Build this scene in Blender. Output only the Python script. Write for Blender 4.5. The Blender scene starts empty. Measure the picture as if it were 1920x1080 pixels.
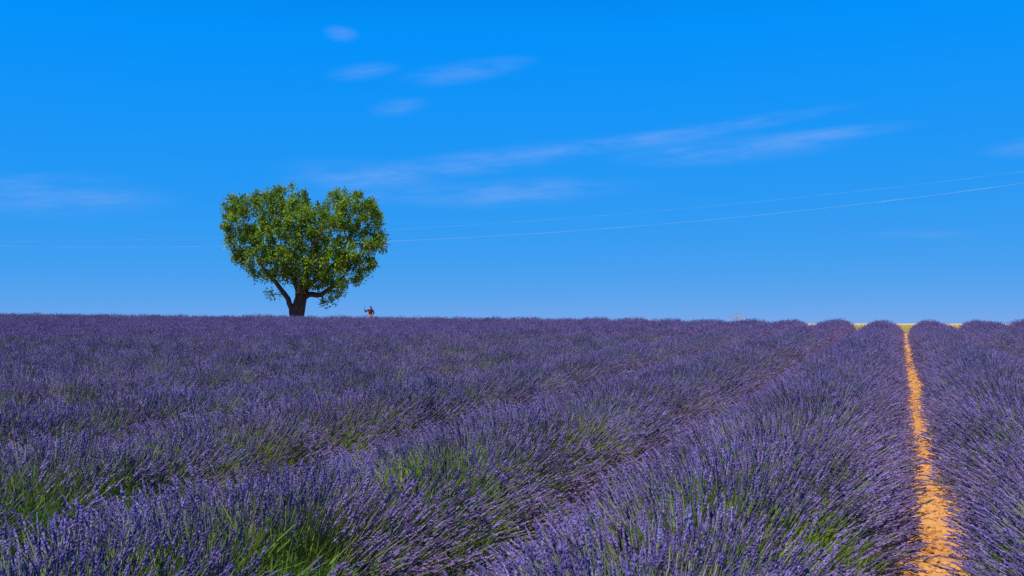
import bpy, bmesh, math, random
import numpy as np
from mathutils import Vector, Matrix, noise as mnoise

rng = np.random.default_rng(7)
random.seed(7)
SC = bpy.context.scene
COL = SC.collection
R = math.radians

# ------------------------------------------------------------------ camera
F_PX, CXP, CYP = 1920 * 35 / 36, 960.0, 540.0        # focal length in pixels of a 1920 wide frame
YAW, PITCH = R(21.36), R(1.84)
CAM = np.array([-0.165, 0.0, 1.52])
cd = bpy.data.cameras.new('camera')
cd.lens = 35; cd.sensor_width = 36; cd.clip_start = 0.05; cd.clip_end = 9000
cam = bpy.data.objects.new('camera', cd); COL.objects.link(cam)
cam.location = CAM; cam.rotation_euler = (math.pi / 2 + PITCH, 0, YAW)
SC.camera = cam
FWD = np.array([-math.sin(YAW), math.cos(YAW)]); RGT = np.array([math.cos(YAW), math.sin(YAW)])

def pix_dir(px, py):
    """world direction through a point of the photograph"""
    a, b = (px - CXP) / F_PX, (CYP - py) / F_PX
    c, s = math.cos(PITCH), math.sin(PITCH)
    fz, uz = c - b * s, s + b * c
    return np.array([FWD[0] * fz + RGT[0] * a, FWD[1] * fz + RGT[1] * a, uz])

def at_depth(px, py, depth):
    d = pix_dir(px, py)
    return CAM + d * depth / (d[:2] @ FWD)

# ------------------------------------------------------------------ sun and sky
SUN_EL = R(61)
LT = np.array([0.34, 0.94]); LT /= np.linalg.norm(LT)      # the way the sunlight travels over the ground
sl = bpy.data.lights.new('sun', 'SUN'); sl.energy = 4.8; sl.angle = R(0.53); sl.color = (1.0, 0.945, 0.86)
sun = bpy.data.objects.new('sun', sl); COL.objects.link(sun)
sdir = Vector((LT[0] * math.cos(SUN_EL), LT[1] * math.cos(SUN_EL), -math.sin(SUN_EL)))
sun.rotation_euler = sdir.to_track_quat('-Z', 'Y').to_euler(); sun.location = (-20, -60, 90)

W = bpy.data.worlds.new('World'); SC.world = W; W.use_nodes = True
wn, wl = W.node_tree.nodes, W.node_tree.links
wn.clear()

class NT:
    """small helper for chains of maths nodes"""
    def __init__(s, tree): s.n, s.l = tree.nodes, tree.links
    def set(s, sock, v):
        if isinstance(v, (int, float)): sock.default_value = v
        else: s.l.new(v, sock)
    def m(s, op, a, b=0.0, c=0.0, clamp=False):
        nd = s.n.new('ShaderNodeMath'); nd.operation = op; nd.use_clamp = clamp
        s.set(nd.inputs[0], a)
        if len(nd.inputs) > 1: s.set(nd.inputs[1], b)
        if len(nd.inputs) > 2: s.set(nd.inputs[2], c)
        return nd.outputs[0]
    def dot(s, v, c):
        nd = s.n.new('ShaderNodeVectorMath'); nd.operation = 'DOT_PRODUCT'
        s.l.new(v, nd.inputs[0]); nd.inputs[1].default_value = c
        return nd.outputs['Value']
    def mix(s, f, a, b, mode='MIX'):
        nd = s.n.new('ShaderNodeMix'); nd.data_type = 'RGBA'; nd.blend_type = mode
        s.set(nd.inputs[0], f)
        for i, v in ((6, a), (7, b)):
            if isinstance(v, tuple): nd.inputs[i].default_value = (*v, 1)
            else: s.l.new(v, nd.inputs[i])
        return nd.outputs[2]
    def noise(s, vec=None, scale=5.0, detail=3.0, rough=.5, dim='3D'):
        nd = s.n.new('ShaderNodeTexNoise'); nd.noise_dimensions = dim
        nd.inputs['Scale'].default_value = scale; nd.inputs['Detail'].default_value = detail
        nd.inputs['Roughness'].default_value = rough
        if vec is not None: s.l.new(vec, nd.inputs['Vector'])
        return nd.outputs['Fac']
    def ramp(s, fac, stops):
        nd = s.n.new('ShaderNodeValToRGB'); e = nd.color_ramp.elements
        while len(e) < len(stops): e.new(.5)
        for el, (p, c) in zip(e, stops): el.position = p; el.color = (*c, 1)
        s.set(nd.inputs[0], fac); return nd.outputs[0]
    def maprange(s, v, a, b, c=0.0, d=1.0):
        nd = s.n.new('ShaderNodeMapRange'); nd.interpolation_type = 'SMOOTHSTEP'
        s.set(nd.inputs[0], v)
        for i, x in enumerate((a, b, c, d)): nd.inputs[i + 1].default_value = x
        return nd.outputs[0]

wt = NT(W.node_tree)
sky = wn.new('ShaderNodeTexSky'); sky.sky_type = 'NISHITA'; sky.sun_disc = False
sky.sun_elevation = SUN_EL
sky.sun_rotation = math.atan2(-LT[0], -LT[1])
sky.altitude = 3000; sky.air_density = 0.3; sky.dust_density = 0.0; sky.ozone_density = 6.0
# the deep azure of a polarising filter: each channel of the sky gets its own contrast
srgb = wn.new('ShaderNodeSeparateColor'); wl.new(sky.outputs[0], srgb.inputs[0])
def chan(i): return wt.m('MAXIMUM', wt.m('MULTIPLY', srgb.outputs[i], 0.1), 0.02)
crgb = wn.new('ShaderNodeCombineColor')
wl.new(wt.m('MAXIMUM', wt.m('MULTIPLY', wt.m('SUBTRACT', chan(0), .030), 6.3), .01), crgb.inputs[0])
dim = wt.m('DIVIDE', chan(2), .155, clamp=True)
wl.new(wt.m('MULTIPLY', dim, wt.m('MULTIPLY', wt.m('POWER', chan(1), .153), 4.33)), crgb.inputs[1])
wl.new(wt.m('MULTIPLY', dim, wt.m('MULTIPLY', wt.m('POWER', chan(2), -.075), 8.3)), crgb.inputs[2])
tint = crgb.outputs[0]
tc = wn.new('ShaderNodeTexCoord')
sep = wn.new('ShaderNodeSeparateXYZ'); wl.new(tc.outputs['Generated'], sep.inputs[0])
AZ = wt.m('ARCTAN2', sep.outputs[0], sep.outputs[1]); EL = wt.m('ARCSINE', sep.outputs[2])
def azel(px, py):
    d = pix_dir(px, py); d = d / np.linalg.norm(d)
    return math.atan2(d[0], d[1]), math.asin(d[2])
comb = wn.new('ShaderNodeCombineXYZ')
wl.new(wt.m('MULTIPLY', AZ, 16.0), comb.inputs[0]); wl.new(wt.m('MULTIPLY', EL, 75.0), comb.inputs[1])
wisp = wt.noise(comb.outputs[0], 1.0, 3.0, .6)
comb2 = wn.new('ShaderNodeCombineXYZ')
wl.new(wt.m('MULTIPLY_ADD', EL, -40.0, wt.m('MULTIPLY', AZ, 22.0)), comb2.inputs[0]); wl.new(wt.m('MULTIPLY_ADD', AZ, -28.0, wt.m('MULTIPLY', EL, 230.0)), comb2.inputs[1])
fila = wt.noise(comb2.outputs[0], 1.0, 2.0, .6)
wispm = wt.m('MULTIPLY', wt.maprange(wisp, .18, .70), wt.maprange(fila, .25, .70, .5, 1.0))
# thin cirrus: two ends of each streak, its half width and its strength
CLOUDS = [((612, 60), (666, 66), 11, .40), ((625, 140), (735, 128), 12, .34), ((765, 150), (975, 118), 15, .46),
          ((700, 208), (795, 194), 13, .34), ((620, 338), (1100, 276), 19, .46), ((740, 372), (1150, 350), 20, .52),
          ((1000, 290), (1530, 210), 12, .48), ((1190, 294), (1560, 264), 20, .48), ((1380, 272), (1690, 236), 11, .42),
          ((-80, 372), (285, 374), 24, .46), ((-60, 340), (210, 334), 10, .30), ((1855, 284), (2010, 266), 13, .36),
          ((540, 330), (800, 345), 32, .30), ((1630, 442), (1830, 438), 7, .22)]
aev = wn.new('ShaderNodeCombineXYZ'); wl.new(AZ, aev.inputs[0]); wl.new(EL, aev.inputs[1]); aev.inputs[2].default_value = 1
AEV = aev.outputs[0]
dens = None
for (ax, ay), (bx_, by_), hw, st in CLOUDS:
    a0, e0 = azel(ax, ay); a1, e1 = azel(bx_, by_)
    L = math.hypot(a1 - a0, e1 - e0); ca, sa = (a1 - a0) / L, (e1 - e0) / L
    ma, me = (a0 + a1) / 2, (e0 + e1) / 2; hl = L * .56; hh = hw / F_PX
    u = wt.dot(AEV, (ca / hl, sa / hl, -(ma * ca + me * sa) / hl))
    v = wt.dot(AEV, (-sa / hh, ca / hh, (ma * sa - me * ca) / hh))
    q = wt.m('MULTIPLY_ADD', u, wt.m('MULTIPLY', u, -.55), 1.0)
    q = wt.m('MULTIPLY_ADD', v, wt.m('MULTIPLY', v, -.36), q, clamp=True)
    g = wt.m('MULTIPLY', wt.m('MULTIPLY', q, st), q)
    dens = g if dens is None else wt.m('ADD', dens, g)
dens = wt.m('MULTIPLY', wt.m('MULTIPLY', dens, .54), wispm)
skyc = wt.mix(dens, tint, (3.6, 5.0, 9.4))
bg = wn.new('ShaderNodeBackground'); bg.inputs[1].default_value = 0.1
wl.new(skyc, bg.inputs[0])
wo = wn.new('ShaderNodeOutputWorld'); wl.new(bg.outputs[0], wo.inputs[0])

vs = SC.view_settings
vs.view_transform = 'Standard'; vs.look = 'None'; vs.gamma = 1.0; vs.use_curve_mapping = False
vs.exposure = 0.0
SC.render.engine = 'CYCLES'
SC.cycles.use_denoising = False; SC.cycles.max_bounces = 6; SC.cycles.diffuse_bounces = 3; SC.cycles.glossy_bounces = 2; SC.cycles.transmission_bounces = 4

# ------------------------------------------------------------------ helpers
def obj(name, mesh, parent=None, mats=()):
    o = bpy.data.objects.new(name, mesh); COL.objects.link(o)
    for m in mats: mesh.materials.append(m)
    if parent is not None: o.parent = parent
    return o
def empty(name, loc, rz=0.0):
    o = bpy.data.objects.new(name, None); COL.objects.link(o)
    o.location = loc; o.rotation_euler = (0, 0, rz); o.empty_display_size = .2
    return o
def tag(o, label=None, cat=None, group=None, kind=None):
    if label: o['label'] = label
    if cat: o['category'] = cat
    if group: o['group'] = group
    if kind: o['kind'] = kind
    return o
def mesh_of(name, verts, faces, smooth=False):
    me = bpy.data.meshes.new(name); me.from_pydata([tuple(map(float, v)) for v in verts], [], faces)
    if smooth: me.polygons.foreach_set('use_smooth', [True] * len(me.polygons))
    me.update(); return me

def vnoise(x, y, seed=0):
    """smooth value noise of two arrays, about -1..1"""
    x = np.asarray(x, float); y = np.asarray(y, float)
    xi, yi = np.floor(x).astype(np.int64), np.floor(y).astype(np.int64)
    fx, fy = x - xi, y - yi
    fx, fy = fx * fx * (3 - 2 * fx), fy * fy * (3 - 2 * fy)
    def h(i, j):
        n = (i * 374761393 + j * 668265263 + seed * 974711) & 0x7fffffff
        n = ((n ^ (n >> 13)) * 1274126177) & 0x7fffffff
        return ((n ^ (n >> 16)) & 0xffff) / 32767.5 - 1
    a = h(xi, yi) * (1 - fx) + h(xi + 1, yi) * fx
    b = h(xi, yi + 1) * (1 - fx) + h(xi + 1, yi + 1) * fx
    return a * (1 - fy) + b * fy
def sstep(v, a, b):
    t = np.clip((np.asarray(v, float) - a) / (b - a), 0, 1); return t * t * (3 - 2 * t)

YEND = 52.0
def gz(x, y):
    """height of the ground"""
    x = np.asarray(x, float); y = np.asarray(y, float)
    z = 0.0157 * np.minimum(y, YEND)
    z = z + 0.0083 * np.clip(-x, 0, 70) * np.clip(y / YEND, 0, 1) * (1 - sstep(y, YEND + 2, 105))
    z = z - 0.022 * np.maximum(y - 215, 0)
    return z

# ------------------------------------------------------------------ materials
def mat(name):
    m = bpy.data.materials.new(name); m.use_nodes = True
    t = NT(m.node_tree); b = m.node_tree.nodes['Principled BSDF']
    b.inputs['Specular IOR Level'].default_value = .25
    return m, t, b
def vary(t, b, lo, hi, attr='tint', rough=.7, kind='INSTANCER', fleck=None, bright=None):
    a = t.n.new('ShaderNodeAttribute'); a.attribute_type = kind; a.attribute_name = attr
    c = t.mix(a.outputs['Fac'], lo, hi)
    if fleck:
        tcn = t.n.new('ShaderNodeTexCoord')
        n = t.noise(tcn.outputs['Object'], fleck[0], 0.0, .5)
        c = t.mix(t.maprange(n, .52, .66), c, fleck[1])
    if bright:
        oi = t.n.new('ShaderNodeObjectInfo'); hs = t.n.new('ShaderNodeHueSaturation')
        t.l.new(t.m('MULTIPLY_ADD', oi.outputs['Random'], bright[1] - bright[0], bright[0]), hs.inputs['Value'])
        t.l.new(c, hs.inputs['Color']); c = hs.outputs[0]
    t.l.new(c, b.inputs['Base Color']); b.inputs['Roughness'].default_value = rough
    return c
def leafy(m, t, b, c, f=.3):
    tr = t.n.new('ShaderNodeBsdfTranslucent'); t.l.new(c, tr.inputs[0])
    mx = t.n.new('ShaderNodeMixShader'); mx.inputs[0].default_value = f
    out = t.n['Material Output']
    t.l.new(b.outputs[0], mx.inputs[1]); t.l.new(tr.outputs[0], mx.inputs[2]); t.l.new(mx.outputs[0], out.inputs[0])

M = {}
m, t, b = mat('lavender_flower'); M['flower'] = m
c = vary(t, b, (.100, .079, .230), (.210, .113, .215), rough=.8, fleck=(150, (.21, .175, .36)), bright=(.45, 1.5))
m, t, b = mat('lavender_stalk'); M['stalk'] = m
c = vary(t, b, (.11, .18, .065), (.23, .225, .10), rough=.7, bright=(.5, 1.5))
m, t, b = mat('lavender_leaf'); M['leaf'] = m
c = vary(t, b, (.075, .16, .035), (.33, .40, .015), rough=.65, bright=(.6, 1.4)); leafy(m, t, b, c, .25)
m, t, b = mat('weed_green'); M['weed'] = m
c = vary(t, b, (.07, .19, .03), (.30, .36, .012), rough=.6); leafy(m, t, b, c, .3)
m, t, b = mat('dry_grass'); M['dry'] = m
c = vary(t, b, (.58, .42, .15), (.34, .34, .06), rough=.8); leafy(m, t, b, c, .25)
m, t, b = mat('bush_core'); M['core'] = m
tcn = t.n.new('ShaderNodeTexCoord')
c = t.ramp(t.noise(tcn.outputs['Object'], 22, 5, .65), [(.35, (.045, .06, .03)), (.55, (.075, .095, .045)), (.7, (.10, .08, .06))])
t.l.new(c, b.inputs['Base Color']); b.inputs['Roughness'].default_value = .9
bp = t.n.new('ShaderNodeBump'); bp.inputs['Strength'].default_value = 1; bp.inputs['Distance'].default_value = .05
t.l.new(t.noise(tcn.outputs['Object'], 40, 4, .7), bp.inputs['Height']); t.l.new(bp.outputs[0], b.inputs['Normal'])

def soil_color(t, vec):
    a = t.ramp(t.noise(vec, 1.3, 6, .6), [(.3, (.44, .19, .055)), (.55, (.62, .29, .085)), (.75, (.68, .37, .13))])
    return t.mix(t.maprange(t.noise(vec, 34, 4, .65), .50, .72), a, (.74, .42, .15))
m, t, b = mat('soil'); M['soil'] = m
tcn = t.n.new('ShaderNodeTexCoord'); v = tcn.outputs['Object']
t.l.new(soil_color(t, v), b.inputs['Base Color']); b.inputs['Roughness'].default_value = .95
bp = t.n.new('ShaderNodeBump'); bp.inputs['Strength'].default_value = .8; bp.inputs['Distance'].default_value = .012
t.l.new(t.noise(v, 60, 5, .7), bp.inputs['Height']); t.l.new(bp.outputs[0], b.inputs['Normal'])

m, t, b = mat('ground'); M['ground'] = m
tcn = t.n.new('ShaderNodeTexCoord'); v = tcn.outputs['Object']
sp = t.n.new('ShaderNodeSeparateXYZ'); t.l.new(v, sp.inputs[0])
edge = t.maprange(t.m('ADD', sp.outputs[1], t.m('MULTIPLY', t.noise(v, .8, 3, .6), 2.0)), YEND + 1.6, YEND + 4.2)
field = t.ramp(t.noise(v, .22, 5, .6), [(.3, (.50, .36, .12)), (.52, (.62, .43, .18)), (.72, (.46, .38, .10))])
c = t.mix(edge, soil_color(t, v), field)
t.l.new(c, b.inputs['Base Color']); b.inputs['Roughness'].default_value = .95
bp = t.n.new('ShaderNodeBump'); bp.inputs['Strength'].default_value = .7; bp.inputs['Distance'].default_value = .03
t.l.new(t.noise(v, 25, 5, .7), bp.inputs['Height']); t.l.new(bp.outputs[0], b.inputs['Normal'])

# ------------------------------------------------------------------ ground and path
def axis(*segs):
    out = [segs[0][0]]
    for a, b_, n in segs: out += list(np.linspace(a, b_, n + 1)[1:])
    return np.array(out)
def sheet(name, xs, ys, zf, material, smooth=True):
    X, Y = np.meshgrid(xs, ys); Z = zf(X, Y); nx, ny = len(xs), len(ys)
    me = bpy.data.meshes.new(name)
    i = np.arange(nx * ny).reshape(ny, nx)
    q = np.stack([i[:-1, :-1], i[:-1, 1:], i[1:, 1:], i[1:, :-1]], -1).reshape(-1, 4)
    me.from_pydata(np.stack([X, Y, Z], -1).reshape(-1, 3).tolist(), [], q.tolist())
    if smooth: me.polygons.foreach_set('use_smooth', [True] * len(me.polygons))
    return tag(obj(name, me, mats=[material]), kind='structure')
sheet('ground', axis((-4000, -300, 8), (-300, -75, 15), (-75, -40, 10), (-40, 40, 80), (40, 75, 8), (75, 300, 10), (300, 4000, 6)),
      axis((-300, -20, 8), (-20, 60, 80), (60, 120, 30), (120, 230, 22), (230, 600, 10), (600, 6000, 10)), gz, M['ground'])

def path_z(x, y):
    n = .016 * vnoise(x * 4, y * 5, 1) + .016 * vnoise(x * 8, y * 9, 2) + .010 * vnoise(x * 17, y * 19, 3)
    return gz(x, y) + .03 + n + .05 * np.clip(np.abs(x) - .25, 0, .4)
sheet('path', np.linspace(-.62, .62, 42), axis((-2.5, 3, 60), (3, 14, 420), (14, 30, 260), (30, 53.5, 200)), path_z, M['soil'])

# ------------------------------------------------------------------ instanced stuff (geometry nodes on a point mesh)
PROTO = {}
def proto_coll(name, meshes, material):
    c = bpy.data.collections.new(name)
    for i, me in enumerate(meshes):
        me.materials.append(material)
        c.objects.link(bpy.data.objects.new('%s_%02d' % (name, i), me))
    g = bpy.data.node_groups.new('scatter_' + name, 'GeometryNodeTree')
    g.interface.new_socket('Geometry', in_out='INPUT', socket_type='NodeSocketGeometry')
    g.interface.new_socket('Geometry', in_out='OUTPUT', socket_type='NodeSocketGeometry')
    n, l = g.nodes, g.links
    gi, go = n.new('NodeGroupInput'), n.new('NodeGroupOutput')
    ci = n.new('GeometryNodeCollectionInfo'); ci.inputs['Collection'].default_value = c
    ci.inputs['Separate Children'].default_value = True; ci.inputs['Reset Children'].default_value = True
    ip = n.new('GeometryNodeInstanceOnPoints'); ip.inputs['Pick Instance'].default_value = True
    def na(nm, ty):
        a = n.new('GeometryNodeInputNamedAttribute'); a.data_type = ty; a.inputs['Name'].default_value = nm
        return a.outputs['Attribute']
    er = n.new('FunctionNodeEulerToRotation')
    l.new(na('rot', 'FLOAT_VECTOR'), er.inputs[0])
    l.new(gi.outputs[0], ip.inputs['Points']); l.new(ci.outputs[0], ip.inputs['Instance'])
    l.new(na('variant', 'INT'), ip.inputs['Instance Index'])
    l.new(er.outputs[0], ip.inputs['Rotation']); l.new(na('scl', 'FLOAT_VECTOR'), ip.inputs['Scale'])
    l.new(ip.outputs[0], go.inputs[0])
    PROTO[name] = (g, len(meshes))
    return g

def euler_from(d, spin):
    """XYZ euler angles that carry +Z to the directions d after a spin about Z"""
    d = d / np.linalg.norm(d, axis=1, keepdims=True)
    th = np.arccos(np.clip(d[:, 2], -1, 1)); az = np.arctan2(d[:, 1], d[:, 0]); sp_ = spin - az
    ct, st, ca, sa, cs, ss = np.cos(th), np.sin(th), np.cos(az), np.sin(az), np.cos(sp_), np.sin(sp_)
    r00 = ca * ct * cs - sa * ss; r10 = sa * ct * cs + ca * ss; r20 = -st * cs
    r21 = st * ss; r22 = ct
    return np.stack([np.arctan2(r21, r22), np.arcsin(np.clip(-r20, -1, 1)), np.arctan2(r10, r00)], 1)

def point_mesh(name, pos, rot, scl, variant, tint):
    me = bpy.data.meshes.new(name); n = len(pos)
    me.vertices.add(n); me.vertices.foreach_set('co', np.ascontiguousarray(pos, np.float32).ravel())
    def at(nm, ty, key, data):
        a = me.attributes.new(nm, ty, 'POINT'); a.data.foreach_set(key, np.ascontiguousarray(data).ravel())
    at('rot', 'FLOAT_VECTOR', 'vector', rot.astype(np.float32))
    at('scl', 'FLOAT_VECTOR', 'vector', scl.astype(np.float32))
    at('variant', 'INT', 'value', variant.astype(np.int32))
    at('tint', 'FLOAT', 'value', tint.astype(np.float32))
    me.update(); return me
def scatter(name, me, which, parent=None):
    o = obj(name, me, parent); md = o.modifiers.new('scatter', 'NODES'); md.node_group = PROTO[which][0]
    o['kind'] = 'stuff'; return o

def frame_of(d):
    d = np.array(d, float); d /= np.linalg.norm(d)
    a = np.cross(d, [0, 1, 0] if abs(d[1]) < .9 else [1, 0, 0]); a /= np.linalg.norm(a)
    return d, a, np.cross(d, a)
def add_spike(V, Fc, base, d, length, rad, rg):
    d, a, b_ = frame_of(d); k = 4
    nw = int(rg.integers(3, 6)); off = len(V); ph = rg.random() * 6.28
    prof = [(0, .3)]
    for w in range(nw):
        t0 = (w + .45 + rg.normal() * .08) / (nw + .3); sz = (1 - .45 * (w / nw) ** 2) * rg.uniform(.7, 1.25)
        prof += [(t0, sz), (t0 + .5 / (nw + .3), sz * rg.uniform(.45, .75))]
    prof.append((1.0, .12))
    for i, (tt, rr) in enumerate(prof):
        for j in range(k):
            an = ph + 2 * math.pi * (j + .5 * (i % 2)) / k
            r_ = rad * rr * (1 + (rg.random() - .5) * .8)
            V.append(base + d * length * (tt + (rg.random() - .5) * .06) + (a * math.cos(an) + b_ * math.sin(an)) * r_)
    for i in range(len(prof) - 1):
        for j in range(k):
            p, q = off + i * k + j, off + i * k + (j + 1) % k
            Fc.append((p, q, q + k, p + k))
def add_tube(V, Fc, pts, radii, k=3):
    off = len(V); n = len(pts)
    for i in range(n):
        dd = pts[min(i + 1, n - 1)] - pts[max(i - 1, 0)]
        d, a, b_ = frame_of(dd)
        for j in range(k):
            an = 2 * math.pi * j / k
            V.append(pts[i] + (a * math.cos(an) + b_ * math.sin(an)) * radii[i])
    for i in range(n - 1):
        for j in range(k):
            p, q = off + i * k + j, off + i * k + (j + 1) % k
            Fc.append((p, q, q + k, p + k))
def add_blade(V, Fc, base, d, side, length, w, bend):
    off = len(V); d = d / np.linalg.norm(d); s_ = np.cross(d, side); s_ /= np.linalg.norm(s_) + 1e-9
    nrm = np.cross(s_, d)
    for tt, ww in ((0, .5), (.45, 1), (.8, .7)):
        c_ = base + d * length * tt + nrm * bend * length * tt * tt
        V.append(c_ - s_ * w * ww / 2); V.append(c_ + s_ * w * ww / 2)
    V.append(base + d * length + nrm * bend * length)
    Fc += [(off, off + 1, off + 3, off + 2), (off + 2, off + 3, off + 5, off + 4), (off + 4, off + 5, off + 6)]

NV = 12
fm, sm = [], []
for k in range(NV):
    rg = np.random.default_rng(100 + k); FV, FF, SV, SF = [], [], [], []
    for i in range(15):
        an, rr = rg.random() * 6.28, math.sqrt(rg.random())
        base = np.array([math.cos(an) * rr * .045, math.sin(an) * rr * .045, 0])
        lean = np.array([math.cos(an) * rr * .20 + rg.normal() * .05, math.sin(an) * rr * .20 + rg.normal() * .05, 1.0])
        lean /= np.linalg.norm(lean); ln = .27 + .13 * rg.random()
        bow = np.array([rg.normal() * .012, rg.normal() * .012, 0])
        p1 = base + lean * ln * .5 + bow; p2 = base + lean * ln
        add_tube(SV, SF, [base, p1, p2], [.0016, .0014, .0012])
        hd = p2 - p1 + rg.normal(size=3) * .02
        add_spike(FV, FF, p2 - lean * .004, hd, .030 + .038 * rg.random(), .0036 + .0020 * rg.random(), rg)
        if rg.random() < .35:                                  # a lone whorl a little below the head
            add_spike(FV, FF, p1 + (p2 - p1) * .72, hd, .008, .0035, rg)
    fm.append(mesh_of('flower_tuft', FV, FF)); sm.append(mesh_of('stalk_tuft', SV, SF))
proto_coll('flower_tuft', fm, M['flower']); proto_coll('stalk_tuft', sm, M['stalk'])
lm = []
for k in range(6):
    rg = np.random.default_rng(200 + k); V, Fc = [], []
    for i in range(38):
        an, rr = rg.random() * 6.28, rg.random()
        base = np.array([math.cos(an) * rr * .06, math.sin(an) * rr * .06, rg.random() * .10])
        d = np.array([math.cos(an) * (.25 + rr * .6), math.sin(an) * (.25 + rr * .6), .9])
        add_blade(V, Fc, base, d, rg.normal(size=3), .06 + .08 * rg.random(), .0028 + .0026 * rg.random(), rg.normal() * .2)
    lm.append(mesh_of('leaf_tuft', V, Fc))
proto_coll('leaf_tuft', lm, M['leaf'])
gm = []
for k in range(5):
    rg = np.random.default_rng(300 + k); V, Fc = [], []
    for i in range(40):
        an, rr = rg.random() * 6.28, rg.random()
        base = np.array([math.cos(an) * rr * .07, math.sin(an) * rr * .07, 0])
        d = np.array([math.cos(an) * rr * .5, math.sin(an) * rr * .5, 1.0])
        add_blade(V, Fc, base, d, rg.normal(size=3), .18 + .20 * rg.random(), .0030 + .0030 * rg.random(), rg.normal() * .25)
    gm.append(mesh_of('grass_tuft', V, Fc))
proto_coll('grass_tuft', gm, M['weed'])
proto_coll('dry_tuft', [g.copy() for g in gm], M['dry'])
for g in PROTO['dry_tuft'][0].nodes:
    if g.bl_idname == 'GeometryNodeCollectionInfo':
        for o in g.inputs['Collection'].default_value.objects:
            o.data.materials.clear(); o.data.materials.append(M['dry'])

# ------------------------------------------------------------------ lavender rows
SPACING = 2.0
def depth_lat(x, y):
    dx, dy = x - CAM[0], y - CAM[1]
    return dx * FWD[0] + dy * FWD[1], dx * RGT[0] + dy * RGT[1]
def unproject(px, py, h):
    """the point at h above the ground that the photograph shows at a pixel"""
    d = pix_dir(px, py); s_ = 1.0
    for t_ in np.linspace(1, 75, 1500):
        p = CAM + d * t_
        u = (p[0] - SPACING / 2) / SPACING; fr = (u - np.round(u)) * SPACING
        if p[2] < gz(p[0], p[1]) + h * math.sqrt(max(.03, 1 - (fr / .95) ** 2)): return p
    return CAM + d * 60
# places where green shows through: pixel, radius in metres across, how far the flowers thin out, yellowness
GREEN = [((110, 965), .46, 1.0, .12), ((215, 940), .36, .95, .25), ((60, 1000), .3, .9, .2), ((480, 1050), .34, .85, .2), ((540, 1060), .30, .8, .3),
         ((500, 880), .45, .8, .75), ((270, 940), .25, .8, .6), ((640, 850), .42, .75, .8), ((840, 790), .32, .85, .8),
         ((1070, 800), .28, .75, .95), ((1145, 800), .20, .8, 1.0), ((865, 672), .8, .7, .9), ((805, 722), .4, .85, .9),
         ((20, 655), .9, .6, .7), ((290, 637), .6, .7, .9), ((300, 672), 1.0, .55, .6), ((50, 800), .4, .6, .6),
         ((200, 830), .35, .6, .4), ((60, 860), .3, .7, .8), ((660, 870), .3, .6, .9), ((1160, 830), .22, .5, .8),
         ((1330, 755), .4, .6, .8), ((1300, 920), .22, .6, .7), ((1500, 980), .3, .7, .6), ((1370, 930), .22, .6, .8),
         ((1610, 1020), .25, .5, .6), ((1530, 1060), .25, .6, .4), ((830, 1060), .2, .7, .9), ((780, 930), .25, .5, .4),
         ((1250, 980), .2, .6, .4), ((1900, 1040), .2, .5, .6), ((920, 1070), .22, .5, .5), ((430, 800), .5, .4, .7),
         ((1450, 620), .8, .5, .8), ((960, 860), .25, .5, .3), ((350, 1060), .22, .5, .2), ((1040, 960), .2, .5, .3)]
GP = [(unproject(px, py, .5)[:2], r_, k_, y_) for (px, py), r_, k_, y_ in GREEN]
def greenness(x, y):
    k = np.zeros_like(x); yl = np.full_like(x, .5)
    for p, r_, kk, yy in GP:
        dv = p - CAM[:2]; dv = dv / np.linalg.norm(dv)
        al = (x - p[0]) * dv[0] + (y - p[1]) * dv[1]; ac = (x - p[0]) * dv[1] - (y - p[1]) * dv[0]
        al = np.where(al < 0, al / 2.6, al)
        g = kk * np.exp(-(al ** 2 + ac ** 2) / (r_ * r_) * .9)
        yl = np.where(g > k, yy, yl); k = np.maximum(k, g)
    n = vnoise(x * 1.1, y * .8, 21) * .6 + vnoise(x * 2.7, y * 2.3, 22) * .4
    return np.maximum(k, .55 * sstep(n, .28, .7)), yl

def plant_phase(cx, y, seed):
    """place within a plant of the row, -0.5..0.5, and the plant's number"""
    u = np.asarray(y, float) / .72 + .45 * vnoise(np.asarray(y, float) * .6, cx + 2, seed + 8)
    n = np.floor(u); return u - n - .5, n
def row_shape(cx, y, seed):
    t_, n = plant_phase(cx, y, seed)
    own = vnoise(n * 1.37 + .5, cx * 3.1, seed + 12)
    a = (.865 - .04 * sstep(y, 9, 22) if abs(cx) < 1.5 else .87 + 0 * y) * (1 - .22 * sstep(y, YEND - 6, YEND)) * (1 + .04 * vnoise(y * .35, cx, seed) + .05 * vnoise(y * 1.7, cx + 3, seed + 1) + .03 * own - .10 * (2 * t_) ** 4)
    h = (.52 if abs(cx) < 1.5 else .54) * (1 + .06 * vnoise(y * .22, cx, seed + 2) + .05 * vnoise(y * 1.5, cx + 7, seed + 3) + .07 * own - .10 * (2 * t_) ** 4)
    off = .05 * vnoise(y * .15, cx + 11, seed + 4) + .03 * vnoise(y * .9, cx, seed + 5)
    return a, h, off

ORD = ['', 'first', 'second', 'third', 'fourth', 'fifth', 'sixth', 'seventh', 'eighth', 'ninth']
TREE_ROW = -int(round((0.2 + .563 * 62.5) / 2.0 + .5))
def row_label(k):
    if k == -1: return 'dense purple lavender row along the left edge of the sandy path'
    if k == 1: return 'dense purple lavender row along the right edge of the sandy path'
    if k > 1: return 'lavender row %s to the right of the sandy path' % ORD[k]
    if k >= -9: return 'lavender row %s to the left of the sandy path' % ORD[-k]
    n = k - TREE_ROW
    if n == 0: return 'lavender row whose far end lies in front of the almond tree trunk'
    w = (ORD + ['tenth', 'eleventh', 'twelfth', 'thirteenth', 'fourteenth', 'fifteenth'])[abs(n)]
    return 'distant lavender row ending %s to the %s of the row at the almond tree' % (w, 'right' if n > 0 else 'left')

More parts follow.
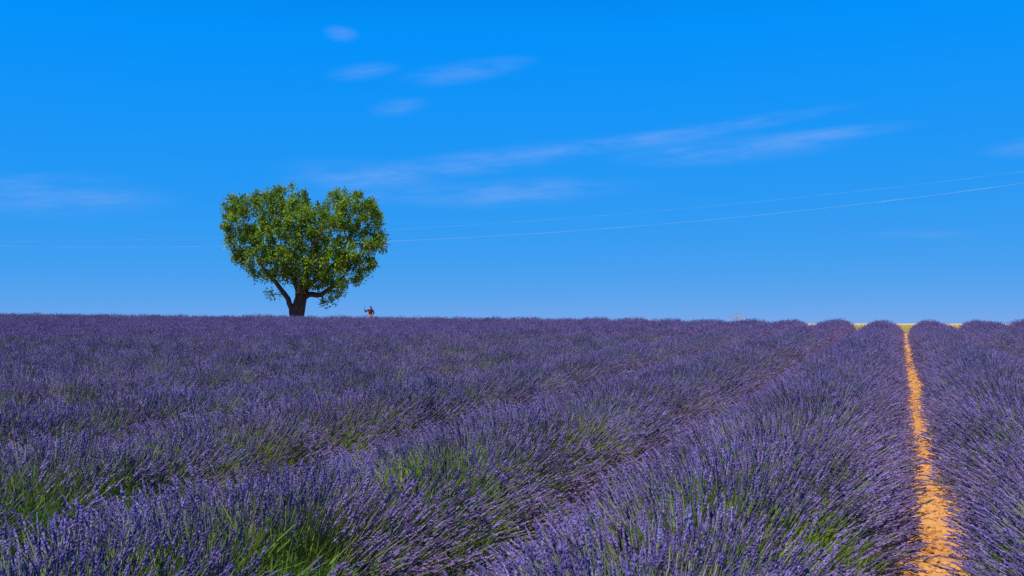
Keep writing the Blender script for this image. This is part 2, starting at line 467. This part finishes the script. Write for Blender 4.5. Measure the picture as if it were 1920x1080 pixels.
def make_row(k):
    cx = (abs(k) - .5) * SPACING * (1 if k > 0 else -1)
    seed = 1000 + 17 * (k + 60)
    rg = np.random.default_rng(seed)
    # stretch of the row that the camera, or one a step aside, can see
    ys = np.arange(-2.5, YEND + .5, .1)
    zc, lat = depth_lat(np.full_like(ys, cx), ys)
    vis = (zc > .3) & (np.abs(lat) < .516 * zc * 1.12 + 2.4)
    if not vis.any(): return
    y0, y1 = ys[vis].min(), ys[vis].max()
    y1 = min(y1, YEND + rg.uniform(-.35, .35))
    root = empty('lavender_row', (cx, y0, float(gz(cx, y0))))
    tag(root, row_label(k), 'lavender', 'lavender rows')
    O = np.array(root.location)
    # woody, leafy core of the row
    yy = np.append(np.arange(y0, y1, .22), y1); V, Fc = [], []
    na = 13
    for i, y in enumerate(yy):
        a, h, off = row_shape(cx, y, seed)
        endk = min(1, .35 + 1.2 * (y1 - y), .35 + 1.2 * (y - y0) if y0 > -2 else 1)
        for j in range(na):
            ph = -math.pi / 2 + math.pi * j / (na - 1)
            n = 1 + .16 * float(vnoise(y * 3.1, j * 1.7 + cx, seed + 9))
            x = cx + off + a * .62 * n * math.sin(ph) * endk
            z = float(gz(x, y)) + h * .58 * n * max(0, math.cos(ph)) ** .8 * endk - .02
            V.append((x - O[0], y - O[1], z - O[2]))
    for i in range(len(yy) - 1):
        for j in range(na - 1):
            p = i * na + j; Fc.append((p, p + 1, p + na + 1, p + na))
    Fc.append(tuple(range(na - 1, -1, -1))); Fc.append(tuple(range((len(yy) - 1) * na, len(yy) * na)))
    obj('bush_core', mesh_of('bush_core', V, Fc, True), root, [M['core']])
    # tufts
    def sample(dens):
        n = int((y1 - y0) * 2.5 * dens)
        y = rg.uniform(y0, y1, n); ph = rg.uniform(-1, 1, n)
        ph = np.sign(ph) * np.abs(ph) ** .95 * R(86)
        return y, ph
    def place(y, ph, inner, top):
        a, h, off = row_shape(cx, y, seed)
        e = np.clip(.55 + .8 * (y1 - y), 0, 1)
        s_, c_ = np.sin(ph), np.cos(ph)
        x = cx + off + a * inner * s_ * e
        z = gz(x, y) + h * inner * c_ * e
        tx = cx + off + a * top * s_; tz = gz(tx, y) + h * top * c_
        d = np.stack([(tx - x) * 1.0, rg.normal(0, .09, len(y)) + .12 * vnoise(y * 1.8, cx + 5, seed + 6) + .55 * plant_phase(cx, y, seed)[0], (tz - z) + .10], 1)
        d[:, 1] *= np.hypot(d[:, 0], d[:, 2]) * 1.6
        return np.stack([x, y, z], 1), d, a
    y, ph = sample(74)
    pos, d, a = place(y, ph, .46, 1.0)
    zc, lat = depth_lat(pos[:, 0], y)
    lod = np.interp(zc, [0, 9, 16, 28, 45, 80], [1, 1, .75, .45, .30, .22])
    gr, yl = greenness(pos[:, 0], y)
    keep = (rg.random(len(y)) < lod * (1 - .95 * gr)) & (zc > .3) & (np.abs(lat) < .516 * zc * 1.12 + 2.0)
    pos, d, ph_, y_ = pos[keep], d[keep], ph[keep], y[keep]
    n = len(y_)
    if n == 0: return
    a, h, off = row_shape(cx, y_, seed)
    want = np.hypot(a * .54 * np.sin(ph_), h * .54 * np.cos(ph_) + .10)
    s_ = np.clip(want / .36, .75, 1.35) * rg.uniform(.86, 1.14, n)
    wide = np.interp(depth_lat(pos[:, 0], y_)[0], [0, 12, 30, 60], [1, 1, 1.4, 1.8])
    scl = np.stack([s_ * wide, s_ * wide, s_], 1)
    hue = .30 + .20 * vnoise(pos[:, 0] * .9, y_ * .7, 31) + .22 * vnoise(plant_phase(cx, y_, seed)[1] * 1.7, cx * 2.3, seed + 14) + .32 * np.abs(ph_) / R(86) * (ph_ > 0) + rg.normal(0, .16, n)
    hue = np.clip(hue, 0, 1)
    var = rg.integers(0, NV, n); rot = euler_from(d, rg.uniform(0, 6.28, n))
    P = pos - O
    me = point_mesh('tuft_points', P, rot, scl, var, hue)
    scatter('flower_spikes', me, 'flower_tuft', root)
    nr = depth_lat(pos[:, 0], y_)[0] < 30
    if nr.any():
        me2 = point_mesh('tuft_points', P[nr], rot[nr], scl[nr], var[nr], np.clip(rg.normal(.35, .3, nr.sum()), 0, 1))
        scatter('stalks', me2, 'stalk_tuft', root)
    # narrow leaves between the stalks, taller where the flowers are thin
    y, ph = sample(34)
    pos, d, a = place(y, ph, .56, 1.0)
    zc, lat = depth_lat(pos[:, 0], y)
    gr, yl = greenness(pos[:, 0], y)
    keep = (rg.random(len(y)) < np.interp(zc, [0, 12, 25, 60], [.8, .7, .45, .3])) & (zc > .3) & (np.abs(lat) < .516 * zc * 1.1 + 1.5)
    pos, d, gr, yl = pos[keep], d[keep], gr[keep], yl[keep]; n = len(pos)
    s_ = rg.uniform(.9, 1.3, n) * (1 + .5 * gr)
    me = point_mesh('leaf_points', pos - O, euler_from(d, rg.uniform(0, 6.28, n)), np.stack([s_ * 1.2, s_ * 1.2, s_], 1),
                    rg.integers(0, 6, n), np.clip(rg.normal(.3, .2, n) + (yl - .3) * gr, 0, 1))
    scatter('leaves', me, 'leaf_tuft', root)
    return n

for k in list(range(-1, -33, -1)) + [1, 2, 3, 4]:
    make_row(k)

# grass growing through the lavender where the flowers are thin
pp, dd, ss, tt = [], [], [], []
rg = np.random.default_rng(77)
for p, r_, kk, yy in GP:
    zc, _ = depth_lat(p[0], p[1])
    n = int(np.clip(40 * (r_ / .35) ** 2 * kk * np.interp(zc, [3, 30], [1, .45]), 9, 110))
    q = rg.normal(0, r_ * .5, (n, 2)); dv = p - CAM[:2]; dv = dv / np.linalg.norm(dv)
    q = p + q - dv * np.abs(rg.normal(0, r_ * .7, (n, 1)))
    u = (q[:, 0] - SPACING / 2) / SPACING; fr = (u - np.round(u)) * SPACING      # offset from the nearest row's middle
    z = gz(q[:, 0], q[:, 1]) + .34 * np.sqrt(np.clip(1 - (fr / .9) ** 2, .02, 1))
    pp.append(np.column_stack([q, z])); dd.append(np.column_stack([fr * .45 + rg.normal(0, .12, n), rg.normal(0, .15, n), np.full(n, .6)]))
    ss.append(rg.uniform(.38, .72, n) * np.interp(zc, [3, 5, 9], [.62, .85, 1.0])); tt.append(np.clip(yy + rg.normal(0, .18, n), 0, 1))
pp, dd, ss, tt = np.concatenate(pp), np.concatenate(dd), np.concatenate(ss), np.concatenate(tt); n = len(pp)
o = scatter('grass', point_mesh('grass_points', pp, euler_from(dd, rg.uniform(0, 6.28, n)), np.column_stack([ss * 1.3, ss * 1.3, ss]), rg.integers(0, 5, n), tt), 'grass_tuft')
tag(o, 'green and yellow-green grass growing up through the lavender', 'grass', kind='stuff')

# dry golden grass of the field beyond the rows
n = 9000
y = YEND + 1.0 + rg.random(n) ** 1.8 * 70
x = -y * 1.25 + rg.random(n) * (y * 1.25 + y * .22 + 4)
x[:4000] = (rg.random(4000) - .5) * 18 - 2
s_ = rg.uniform(.25, .6, n)
tint = np.clip(.25 + .5 * vnoise(x * .25, y * .12, 41) + rg.normal(0, .15, n) - .22 + .6 * sstep(y, 100, 120), 0, 1)
o = scatter('dry_grass', point_mesh('dry_points', np.column_stack([x, y, gz(x, y)]), euler_from(np.column_stack([rg.normal(0, .15, (n, 2)), np.ones(n)]), rg.uniform(0, 6.28, n)),
        np.column_stack([s_ * 2.2, s_ * 2.2, s_]), rg.integers(0, 5, n), tint), 'dry_tuft')
tag(o, 'dry golden and greenish grass of the field beyond the lavender rows', 'grass', kind='stuff')

# clods and small stones of the sandy path
V, Fc = [], []
ico = bmesh.new(); bmesh.ops.create_icosphere(ico, subdivisions=1, radius=1)
iv = np.array([v.co[:] for v in ico.verts]); ifc = [tuple(v.index for v in f.verts) for f in ico.faces]; ico.free()
for i in range(5200):
    y = 2.5 + 32 * rg.random() ** 1.7; x = rg.normal(0, .2)
    if abs(x) > .55: continue
    s0 = .005 + .027 * rg.random() ** 2.6
    q = iv * (1 + rg.normal(0, .18, iv.shape)) * s0 * np.array([1.3, 1.0, .7])
    off = len(V); V += list(q + np.array([x, y, float(path_z(x, y)) + s0 * .2])); Fc += [tuple(a + off for a in f) for f in ifc]
o = obj('clods', mesh_of('clods', V, Fc), mats=[M['soil']])
tag(o, 'small orange clods and stones scattered over the sandy path', 'clods', kind='stuff')

# ------------------------------------------------------------------ almond tree
TZ = 62.5                                                     # metres in front of the camera
PXM = F_PX / TZ
tb = at_depth(556, 600, TZ); TB = np.array([tb[0], tb[1], float(gz(tb[0], tb[1]))])
V0 = at_depth(556, 600, TZ)[2] - TB[2]
def tp(px, py, w=0.0):
    """tree-local point (x along the picture, y away from the camera, z up) for a point of the picture"""
    k = (TZ + w) / TZ
    return np.array([(px - 556) / PXM * k, w, ((600 - py) / PXM) * k + V0])
tree = empty('almond_tree', TB, YAW)
tag(tree, 'leafy green heart-shaped almond tree with a short thick trunk at the field edge', 'tree')
rg = np.random.default_rng(5)
# main limbs: polylines in picture points with depth
LIMBS = [[(556, 618, 0), (556, 598, 0), (559, 580, 0), (563, 562, .05), (567, 548, .1), (570, 532, .2), (572, 512, .3), (566, 488, .3), (560, 460, .2)],
         [(550, 596, -.05), (547, 578, -.15), (541, 560, -.3), (532, 543, -.5), (520, 528, -.7), (506, 512, -.8), (492, 492, -.9)],
         [(566, 556, .1), (580, 552, -.1), (598, 553, -.3), (614, 547, -.5), (630, 536, -.6), (646, 520, -.7)],
         [(568, 545, .1), (582, 530, .5), (600, 514, .9), (620, 494, 1.2), (634, 470, 1.4)],
         [(560, 570, .1), (551, 545, .8), (540, 520, 1.4), (522, 492, 1.8), (506, 465, 2.0)],
         [(563, 562, 0), (575, 540, -.9), (588, 515, -1.5), (596, 485, -1.8), (602, 455, -1.9)],
         [(596, 553, -.3), (606, 558, -.5), (614, 564, -.5)], [(538, 555, -.35), (526, 552, -.6), (512, 552, -.7)]]
P, PAR, MINR = [], [], {}
LIMBR = [None, (.20, .09), (.21, .09), (.18, .08), (.17, .08), (.16, .07), (.06, .03), (.05, .02)]
def addnode(p, par): P.append(np.array(p, float)); PAR.append(par); return len(P) - 1
for li, L_ in enumerate(LIMBS):
    pts = [tp(*q) for q in L_]
    if li == 0: prev = addnode(pts[0], -1)
    else:
        A_ = np.array(P); j = int(np.argmin(((A_ - pts[0]) ** 2).sum(1))); prev = j
    for si, (q0, q1) in enumerate(zip(pts[:-1], pts[1:])):
        nst = max(1, int(np.linalg.norm(q1 - q0) / .28))
        for i in range(1, nst + 1):
            q = q0 + (q1 - q0) * i / nst
            prev = addnode(q + (rg.normal(0, .025, 3) if li else 0), prev)
            if li: MINR[prev] = np.interp(si + i / nst, [0, len(pts) - 1], LIMBR[li])
NLIMB = len(P)
# crown volumes: picture centre, half width and half height in picture units, depth offset and half depth in metres
LOBES = [(500, 400, 60, 46, 0, 2.3), (455, 430, 42, 52, -.3, 1.8), (540, 390, 42, 40, .4, 2.2), (520, 450, 70, 50, 0, 3.0), (470, 480, 40, 26, -.4, 1.5),
         (640, 400, 46, 40, 0, 2.2), (670, 415, 46, 44, .3, 1.9), (605, 430, 60, 46, 0, 2.8), (570, 425, 46, 42, -.8, 2.4), (660, 460, 56, 40, -.2, 2.3),
         (600, 480, 70, 46, .3, 3.0), (640, 510, 48, 34, -.5, 1.9), (540, 490, 50, 36, -.6, 2.4), (615, 558, 14, 18, -.5, .5), (635, 540, 24, 22, -.6, 1.0),
         (512, 549, 9, 5, -.7, .3), (690, 495, 22, 18, 0, 1.0), (705, 455, 20, 14, .2, .8), (500, 515, 34, 18, -.4, 1.3), (441, 385, 22, 18, 0, .9),
         (497, 362, 16, 12, 0, .8), (530, 360, 16, 14, .2, .8), (630, 368, 16, 11, 0, .8), (662, 372, 18, 11, .2, .8), (692, 388, 16, 14, 0, .8),
         (565, 478, 52, 34, -2.3, 1.0), (625, 500, 42, 28, -2.0, .9), (508, 478, 44, 28, -1.9, .9), (590, 525, 34, 18, -1.2, .8), (552, 520, 24, 14, -1.4, .6),
         (600, 545, 22, 10, -.9, .6), (640, 535, 26, 22, -1.2, .8), (528, 508, 30, 20, -1.6, .7), (585, 395, 22, 16, .2, 1.6), (712, 440, 18, 20, 0, .8), (716, 462, 14, 10, 0, .6)]
ATT = []
vol = np.array([l[2] * l[3] * l[5] for l in LOBES]); vol = vol ** .8 / (vol ** .8).sum()
while len(ATT) < 2500:
    l = LOBES[rg.choice(len(LOBES), p=vol)]
    u = rg.normal(size=3); u /= np.linalg.norm(u); u *= (.35 + .65 * rg.random()) ** .5
    w = l[4] + u[1] * l[5]; px, py = l[0] + u[0] * l[2], l[1] + u[2] * l[3]
    if abs(px - 585) < 13 and py < 372: continue
    ATT.append(tp(px, py, w * 1.0))
ATT = np.array(ATT)
STEP, KILL, INFL = .24, .40, 2.6
near = np.full(len(ATT), 1e9); nid = np.zeros(len(ATT), int)
def upd(i0):
    A_ = np.array(P[i0:])
    d_ = np.linalg.norm(ATT[:, None] - A_[None], axis=2); j = d_.argmin(1); dm = d_[np.arange(len(ATT)), j]
    bt = dm < near; near[bt] = dm[bt]; nid[bt] = j[bt] + i0
upd(0)
for it in range(110):
    act = (near < INFL) & (near > KILL) if it > 3 else (near > KILL)
    if not act.any(): break
    i0 = len(P)
    for nd in np.unique(nid[act]):
        if nd < 8: continue
        v = ATT[act & (nid == nd)] - P[nd]; v /= np.linalg.norm(v, axis=1, keepdims=True)
        g = v.sum(0) + rg.normal(0, .25, 3); g /= np.linalg.norm(g) + 1e-9
        addnode(P[nd] + g * STEP, int(nd))
    if len(P) == i0 or len(P) > 6500: break
    upd(i0)
P = np.array(P); NP = len(P); kids = [[] for _ in range(NP)]
for i, p in enumerate(PAR):
    if p >= 0: kids[p].append(i)
rad = np.zeros(NP); sub = np.ones(NP)
for i in range(NP - 1, -1, -1):
    rad[i] = .0115 if not kids[i] else sum(rad[k] ** 1.95 for k in kids[i]) ** (1 / 1.95)
    sub[i] += sum(sub[k] for k in kids[i])
rad = np.clip(rad, .011, .40)
hz = P[:, 2]
for i in range(NLIMB):
    if i < 9: rad[i] = max(rad[i], np.interp(hz[i], [-.3, .3, .8, 1.6, 2.2], [.60, .48, .44, .40, .33]))
for i, r_ in MINR.items(): rad[i] = max(rad[i], r_)
TVs, TFs, BVs, BFs = [], [], [], []
starts = [0] + [i for i in range(NP)]
done = np.zeros(NP, bool)
def chain(i, par):
    pts, rr = ([], []) if par < 0 else ([P[par]], [min(rad[i] * 1.15, rad[par])])
    stack = []
    while True:
        pts.append(P[i]); rr.append(rad[i]); done[i] = True
        if not kids[i]: break
        kk = sorted(kids[i], key=lambda k: -rad[k]); stack += [(k, i) for k in kk[1:]]; i = kk[0]
    if len(pts) > 1:
        thick = max(rr) > .25
        (add_tube(TVs, TFs, pts, rr, 12) if thick else add_tube(BVs, BFs, pts, rr, 6 if max(rr) > .05 else 3))
    return stack
todo = [(0, -1)]
while todo: todo += chain(*todo.pop())
TVs = [v + .05 * np.array(mnoise.noise_vector(Vector(v) * 3.0)) for v in TVs]
m, t, b = mat('bark'); M['bark'] = m
tcn = t.n.new('ShaderNodeTexCoord'); mp = t.n.new('ShaderNodeMapping'); mp.inputs['Scale'].default_value = (1, 1, .3)
t.l.new(tcn.outputs['Object'], mp.inputs[0])
nz = t.noise(mp.outputs[0], 9, 6, .7)
t.l.new(t.ramp(nz, [(.3, (.045, .028, .022)), (.55, (.13, .075, .055)), (.75, (.20, .11, .07))]), b.inputs['Base Color'])
b.inputs['Roughness'].default_value = .95
bp = t.n.new('ShaderNodeBump'); bp.inputs['Strength'].default_value = 1; bp.inputs['Distance'].default_value = .08
t.l.new(nz, bp.inputs['Height']); t.l.new(bp.outputs[0], b.inputs['Normal'])
obj('trunk', mesh_of('trunk', TVs, TFs, True), tree, [M['bark']])
# leaves in sprays round the thin twigs
SHOOT, SHOOTN = [], []
mid = np.array([.6, 0, 4.2 + V0])
for i in range(NLIMB, NP):
    o_ = P[i] - mid
    if not kids[i] and np.linalg.norm(o_ / np.array([4.6, 2.8, 3.2])) > .72 and rg.random() < .42:
        dv = o_ / np.linalg.norm(o_) * .7 + np.array([0, 0, .75]) + rg.normal(0, .25, 3); dv /= np.linalg.norm(dv)
        ln_ = rg.uniform(.25, .55); add_tube(BVs, BFs, [P[i], P[i] + dv * ln_ * .5 + rg.normal(0, .02, 3), P[i] + dv * ln_], [.011, .009, .006])
        for f_ in np.linspace(.3, 1, 4): SHOOT.append(P[i] + dv * ln_ * f_)
SHOOT = np.array(SHOOT)
tips = np.array([i for i in range(NLIMB, NP) if sub[i] <= 12] + [i for i, r_ in MINR.items() if r_ < .045])
ter = np.array([not kids[i] for i in tips])
cnt = np.where(ter, rg.integers(58, 100, len(tips)), rg.integers(5, 11, len(tips)))
SITE = np.concatenate([P[tips], SHOOT]); cnt = np.concatenate([cnt, rg.integers(9, 16, len(SHOOT))])
own = np.repeat(np.arange(len(SITE)), cnt); N = len(own)
spread = np.concatenate([rg.uniform(.09, .165, len(tips)), np.full(len(SHOOT), .06)])[own][:, None]
cc = SITE[own]; c0 = cc + rg.normal(0, 1, (N, 3)) * spread
unit = lambda q: q / (np.linalg.norm(q, axis=1, keepdims=True) + 1e-9)
d = unit(rg.normal(size=(N, 3)) + (c0 - cc) * 5 + np.array([0, 0, .3]))
up = np.column_stack([rg.normal(0, .7, (N, 2)) - np.array([0, .35]), np.ones(N)])
s_ = unit(np.cross(d, up)); nn = np.cross(s_, d)
ln, wd = rg.uniform(.14, .235, N)[:, None], rg.uniform(.068, .113, N)[:, None]
LV = np.stack([c0, c0 + d * ln * .5 + s_ * wd * .5 + nn * .010, c0 + d * ln - nn * .018, c0 + d * ln * .5 - s_ * wd * .5 + nn * .010], 1).reshape(-1, 3)
LC = np.repeat(np.clip(np.clip(rg.normal(.45, .33, len(SITE)), 0, 1)[own] + rg.normal(0, .14, N), 0, 1), 4)
nl = N
obj('branches', mesh_of('branches', BVs, BFs, True), tree, [M['bark']])
me = bpy.data.meshes.new('foliage')
me.from_pydata(LV.tolist(), [], np.arange(nl * 4).reshape(-1, 4).tolist())
a_ = me.attributes.new('tint', 'FLOAT', 'POINT'); a_.data.foreach_set('value', np.array(LC, np.float32))
m, t, b = mat('almond_leaf'); M['almond'] = m
c = vary(t, b, (.10, .178, .012), (.28, .41, .020), kind='GEOMETRY', rough=.5); leafy(m, t, b, c, .28)
tag(obj('crown', me, tree, [m]), kind='stuff')
print('TREE nodes', NP, 'leaves', nl)

# ------------------------------------------------------------------ person beyond the tree
def capsule(bm, a, b_, ra, rb, seg=12):
    """a tapered limb with round ends"""
    a, b_ = Vector(a), Vector(b_)
    q = (b_ - a).to_track_quat('Z', 'Y').to_matrix().to_4x4(); ln = max((b_ - a).length, 1e-4)
    bmesh.ops.create_cone(bm, cap_ends=True, segments=seg, radius1=ra, radius2=rb, depth=ln, matrix=Matrix.Translation((a + b_) / 2) @ q)
    for p, r_ in ((a, ra), (b_, rb)):
        bmesh.ops.create_icosphere(bm, subdivisions=2, radius=r_, matrix=Matrix.Translation(p))
def ball(bm, c, r3):
    bmesh.ops.create_icosphere(bm, subdivisions=3, radius=1, matrix=Matrix.Translation(c) @ Matrix.Diagonal((*r3, 1)))
def fuse(name, bm, parent, material, voxel=.012, smooth=4):
    """melts the pieces of one body part into one continuous skin"""
    me = bpy.data.meshes.new(name); bm.to_mesh(me); bm.free()
    o = obj(name, me, parent, [material])
    r_ = o.modifiers.new('r', 'REMESH'); r_.mode = 'VOXEL'; r_.voxel_size = voxel; r_.use_smooth_shade = True
    s1 = o.modifiers.new('s', 'SMOOTH'); s1.iterations = smooth
    dg = bpy.context.evaluated_depsgraph_get()
    new = bpy.data.meshes.new_from_object(o.evaluated_get(dg)); o.modifiers.clear(); o.data = new
    if not new.materials: new.materials.append(material)
    return o
def flat(name, col, rough=.8):
    m, t, b = mat(name)
    tcn = t.n.new('ShaderNodeTexCoord')
    c = t.mix(t.noise(tcn.outputs['Object'], 18, 3, .6), tuple(x * .8 for x in col), tuple(min(1, x * 1.15) for x in col))
    t.l.new(c, b.inputs['Base Color']); b.inputs['Roughness'].default_value = rough
    return m
PD = 85.0
pb = at_depth(694.5, 600, PD)
person = empty('person', (pb[0], pb[1], float(gz(pb[0], pb[1]))), YAW)
tag(person, 'person in dark long-sleeved top and tan shorts raising one arm, right of the tree', 'person')
skin = flat('skin', (.50, .27, .17), .6)
bm = bmesh.new()
# standing, facing left past the camera; the arm nearer the tree is bent and raised
ball(bm, (0, 0, 1.53), (.074, .092, .112)); ball(bm, (-.02, -.02, 1.46), (.055, .066, .062))
capsule(bm, (0, .01, 1.32), (0, 0, 1.46), .058, .052)
capsule(bm, (-.083, -.005, 1.51), (-.095, -.008, 1.49), .012, .016)          # nose
for sy in (-1, 1): ball(bm, (.012, .088 * sy, 1.515), (.018, .012, .032))       # ears
capsule(bm, (-.07, -.02, 1.455), (-.07, .02, 1.455), .012, .012)               # lips
ball(bm, (0, .01, 1.18), (.165, .11, .20)); ball(bm, (0, .01, .95), (.15, .10, .17))
capsule(bm, (-.16, 0, 1.34), (.16, 0, 1.34), .065, .065)
capsule(bm, (-.18, 0, 1.33), (-.44, -.03, 1.17), .05, .042); capsule(bm, (-.44, -.03, 1.17), (-.47, -.09, 1.42), .042, .028)
capsule(bm, (.18, 0, 1.33), (.30, .02, 1.08), .05, .042); capsule(bm, (.30, .02, 1.08), (.19, -.08, .90), .040, .028)
ball(bm, (-.472, -.095, 1.475), (.022, .040, .048)); ball(bm, (.17, -.10, .86), (.022, .038, .046))
for i, (ln, oy) in enumerate(((.066, -.030), (.074, -.010), (.070, .010), (.056, .030))):
    capsule(bm, (-.474, -.10 + oy, 1.505), (-.49, -.10 + oy, 1.505 + ln * .5), .0095, .009, 8)
    capsule(bm, (-.49, -.10 + oy, 1.505 + ln * .5), (-.515, -.10 + oy, 1.505 + ln * .75), .009, .008, 8)
    capsule(bm, (.165, -.10 + oy, .83), (.155, -.10 + oy, .83 - ln * .55), .0095, .009, 8)
    capsule(bm, (.155, -.10 + oy, .83 - ln * .55), (.140, -.10 + oy, .83 - ln * .95), .009, .008, 8)
capsule(bm, (-.474, -.128, 1.46), (-.50, -.150, 1.50), .011, .009, 8); capsule(bm, (.160, -.135, .865), (.145, -.152, .825), .011, .009, 8)
for sx in (-1, 1):
    capsule(bm, (.08 * sx, 0, .88), (.10 * sx, -.01, .48), .088, .056); capsule(bm, (.10 * sx, -.01, .48), (.10 * sx, .02, .09), .054, .036)
    capsule(bm, (.10 * sx, .03, .045), (.10 * sx + .02 * sx, -.15, .03), .036, .03)
fuse('body', bm, person, skin)
bm = bmesh.new()
ball(bm, (0, .01, 1.18), (.182, .128, .215)); ball(bm, (0, .01, 1.00), (.165, .118, .16)); capsule(bm, (-.17, 0, 1.325), (.17, 0, 1.325), .078, .078)
capsule(bm, (-.18, 0, 1.325), (-.36, -.02, 1.225), .068, .066); capsule(bm, (.18, 0, 1.325), (.265, .013, 1.155), .068, .066)
capsule(bm, (-.36, -.02, 1.225), (-.44, -.03, 1.17), .062, .054); capsule(bm, (-.44, -.03, 1.17), (-.468, -.085, 1.40), .054, .040)
capsule(bm, (.265, .013, 1.155), (.30, .02, 1.08), .062, .054); capsule(bm, (.30, .02, 1.08), (.20, -.072, .915), .053, .040)
fuse('shirt', bm, person, flat('dark_red_cloth', (.055, .012, .020)))
bm = bmesh.new()
ball(bm, (0, .01, .90), (.168, .122, .12))
for sx in (-1, 1): capsule(bm, (.08 * sx, 0, .86), (.10 * sx, -.01, .52), .105, .092)
fuse('shorts', bm, person, flat('tan_cloth', (.42, .24, .13)))
bm = bmesh.new()
ball(bm, (.022, .0, 1.575), (.082, .100, .088)); ball(bm, (.055, 0, 1.50), (.055, .085, .10)); ball(bm, (.09, 0, 1.43), (.035, .05, .09))
fuse('hair', bm, person, flat('dark_hair', (.018, .014, .014)), .012, 2)
for sx in (-1, 1):
    bm = bmesh.new(); capsule(bm, (.10 * sx, .045, .05), (.12 * sx, -.16, .04), .048, .04)
    fuse('shoe', bm, person, flat('shoe_canvas', (.5, .48, .45)))
for sy in (-1, 1):
    bm = bmesh.new(); bmesh.ops.create_icosphere(bm, subdivisions=2, radius=.011, matrix=Matrix.Translation((-.070, .032 * sy, 1.53)))
    me = bpy.data.meshes.new('eye'); bm.to_mesh(me); bm.free(); obj('eye', me, person, [M.setdefault('eye', flat('eye_dark', (.03, .02, .02), .2))])
# the phone in the raised hand
phone = empty('phone', (0, 0, 0)); phone.parent = None
bm = bmesh.new(); bmesh.ops.create_cube(bm, size=1, matrix=Matrix.Diagonal((.010, .078, .16, 1)))
bmesh.ops.bevel(bm, geom=bm.edges[:], offset=.004, segments=2, affect='EDGES')
me = bpy.data.meshes.new('case'); bm.to_mesh(me); bm.free()
c_, s1 = math.cos(YAW), math.sin(YAW); lp = (-.507, -.11, 1.575)
phone.location = Vector(person.location) + Vector((c_ * lp[0] - s1 * lp[1], s1 * lp[0] + c_ * lp[1], lp[2])); phone.rotation_euler = (0, R(8), YAW)
obj('case', me, phone, [flat('phone_black', (.02, .022, .03), .35)])
me = mesh_of('screen', [(-.0062, -.034, -.074), (-.0062, .034, -.074), (-.0062, .034, .074), (-.0062, -.034, .074)], [(0, 1, 2, 3)])
obj('screen', me, phone, [flat('phone_glass', (.03, .04, .06), .1)])
tag(phone, 'dark upright phone in the raised hand of the person by the tree', 'phone')

# ------------------------------------------------------------------ overhead cables
def cable(label, pts, depth, r_):
    px = np.array([p[0] for p in pts], float); py = np.array([p[1] for p in pts], float)
    cf = np.polyfit(px, py, 2); xs = np.linspace(-900, 2700, 110)
    w = [at_depth(x, np.polyval(cf, x), np.interp(x, [-900, 2700], [depth * 3.6, depth * .8])) for x in xs]   # it runs away from the camera to the left
    o_ = w[55].copy(); V, Fc = [], []; add_tube(V, Fc, [q - o_ for q in w], [r_] * len(w), 6)
    o = obj('overhead_cable', mesh_of('overhead_cable', V, Fc, True), mats=[M['alu']]); o.location = o_
    tag(o, label, 'cable', 'overhead cables')
m, t, b = mat('aluminium_cable'); M['alu'] = m
tcn = t.n.new('ShaderNodeTexCoord')
t.l.new(t.ramp(t.noise(tcn.outputs['Object'], .08, 2, .5), [(.35, (.30, .31, .33)), (.65, (.62, .62, .63))]), b.inputs['Base Color'])
b.inputs['Roughness'].default_value = .5
cable('lower of two thin pale cables crossing the sky on the right', [(200, 463), (760, 452), (1010, 437), (1300, 414), (1600, 385), (1920, 343)], 115, .012)
cable('upper, fainter of two thin pale cables crossing the sky on the right', [(760, 428), (1010, 415), (1250, 394), (1400, 380), (1600, 358), (1920, 322)], 120, .006)

# ------------------------------------------------------------------ dry weed on the crest
wb = at_depth(1384, 603, 53.5); wz = float(gz(wb[0], wb[1]))
weed = empty('dry_weed', (wb[0], wb[1], wz)); tag(weed, 'pale wispy dry weed sticking up above the lavender on the crest', 'weed')
rg = np.random.default_rng(9); SV, SF, HV, HF = [], [], [], []
top = wb[2] - wz
for i in range(26):
    a0 = rg.uniform(-.55, .55); b0 = np.array([rg.normal(0, .06), rg.normal(0, .06), 0])
    e = np.array([a0, rg.normal(0, .15), top + rg.uniform(.10, .58) * (1 - .5 * abs(a0))])
    mid = (b0 + e) / 2 + np.array([-a0 * .18, 0, .1]); add_tube(SV, SF, [b0, mid, e], [.007, .005, .003])
    for q in range(3):
        f_ = rg.uniform(.6, 1); p = mid + (e - mid) * f_; d = np.array([rg.normal() * .6, rg.normal() * .4, 1.0])
        add_tube(SV, SF, [p, p + d * .08], [.004, .003]); add_spike(HV, HF, p + d * .08, d, .05, .010, rg)
straw = flat('straw', (.46, .38, .30))
obj('stems', mesh_of('stems', SV, SF), weed, [straw]); tag(obj('seed_heads', mesh_of('seed_heads', HV, HF), weed, [straw]), kind='stuff')
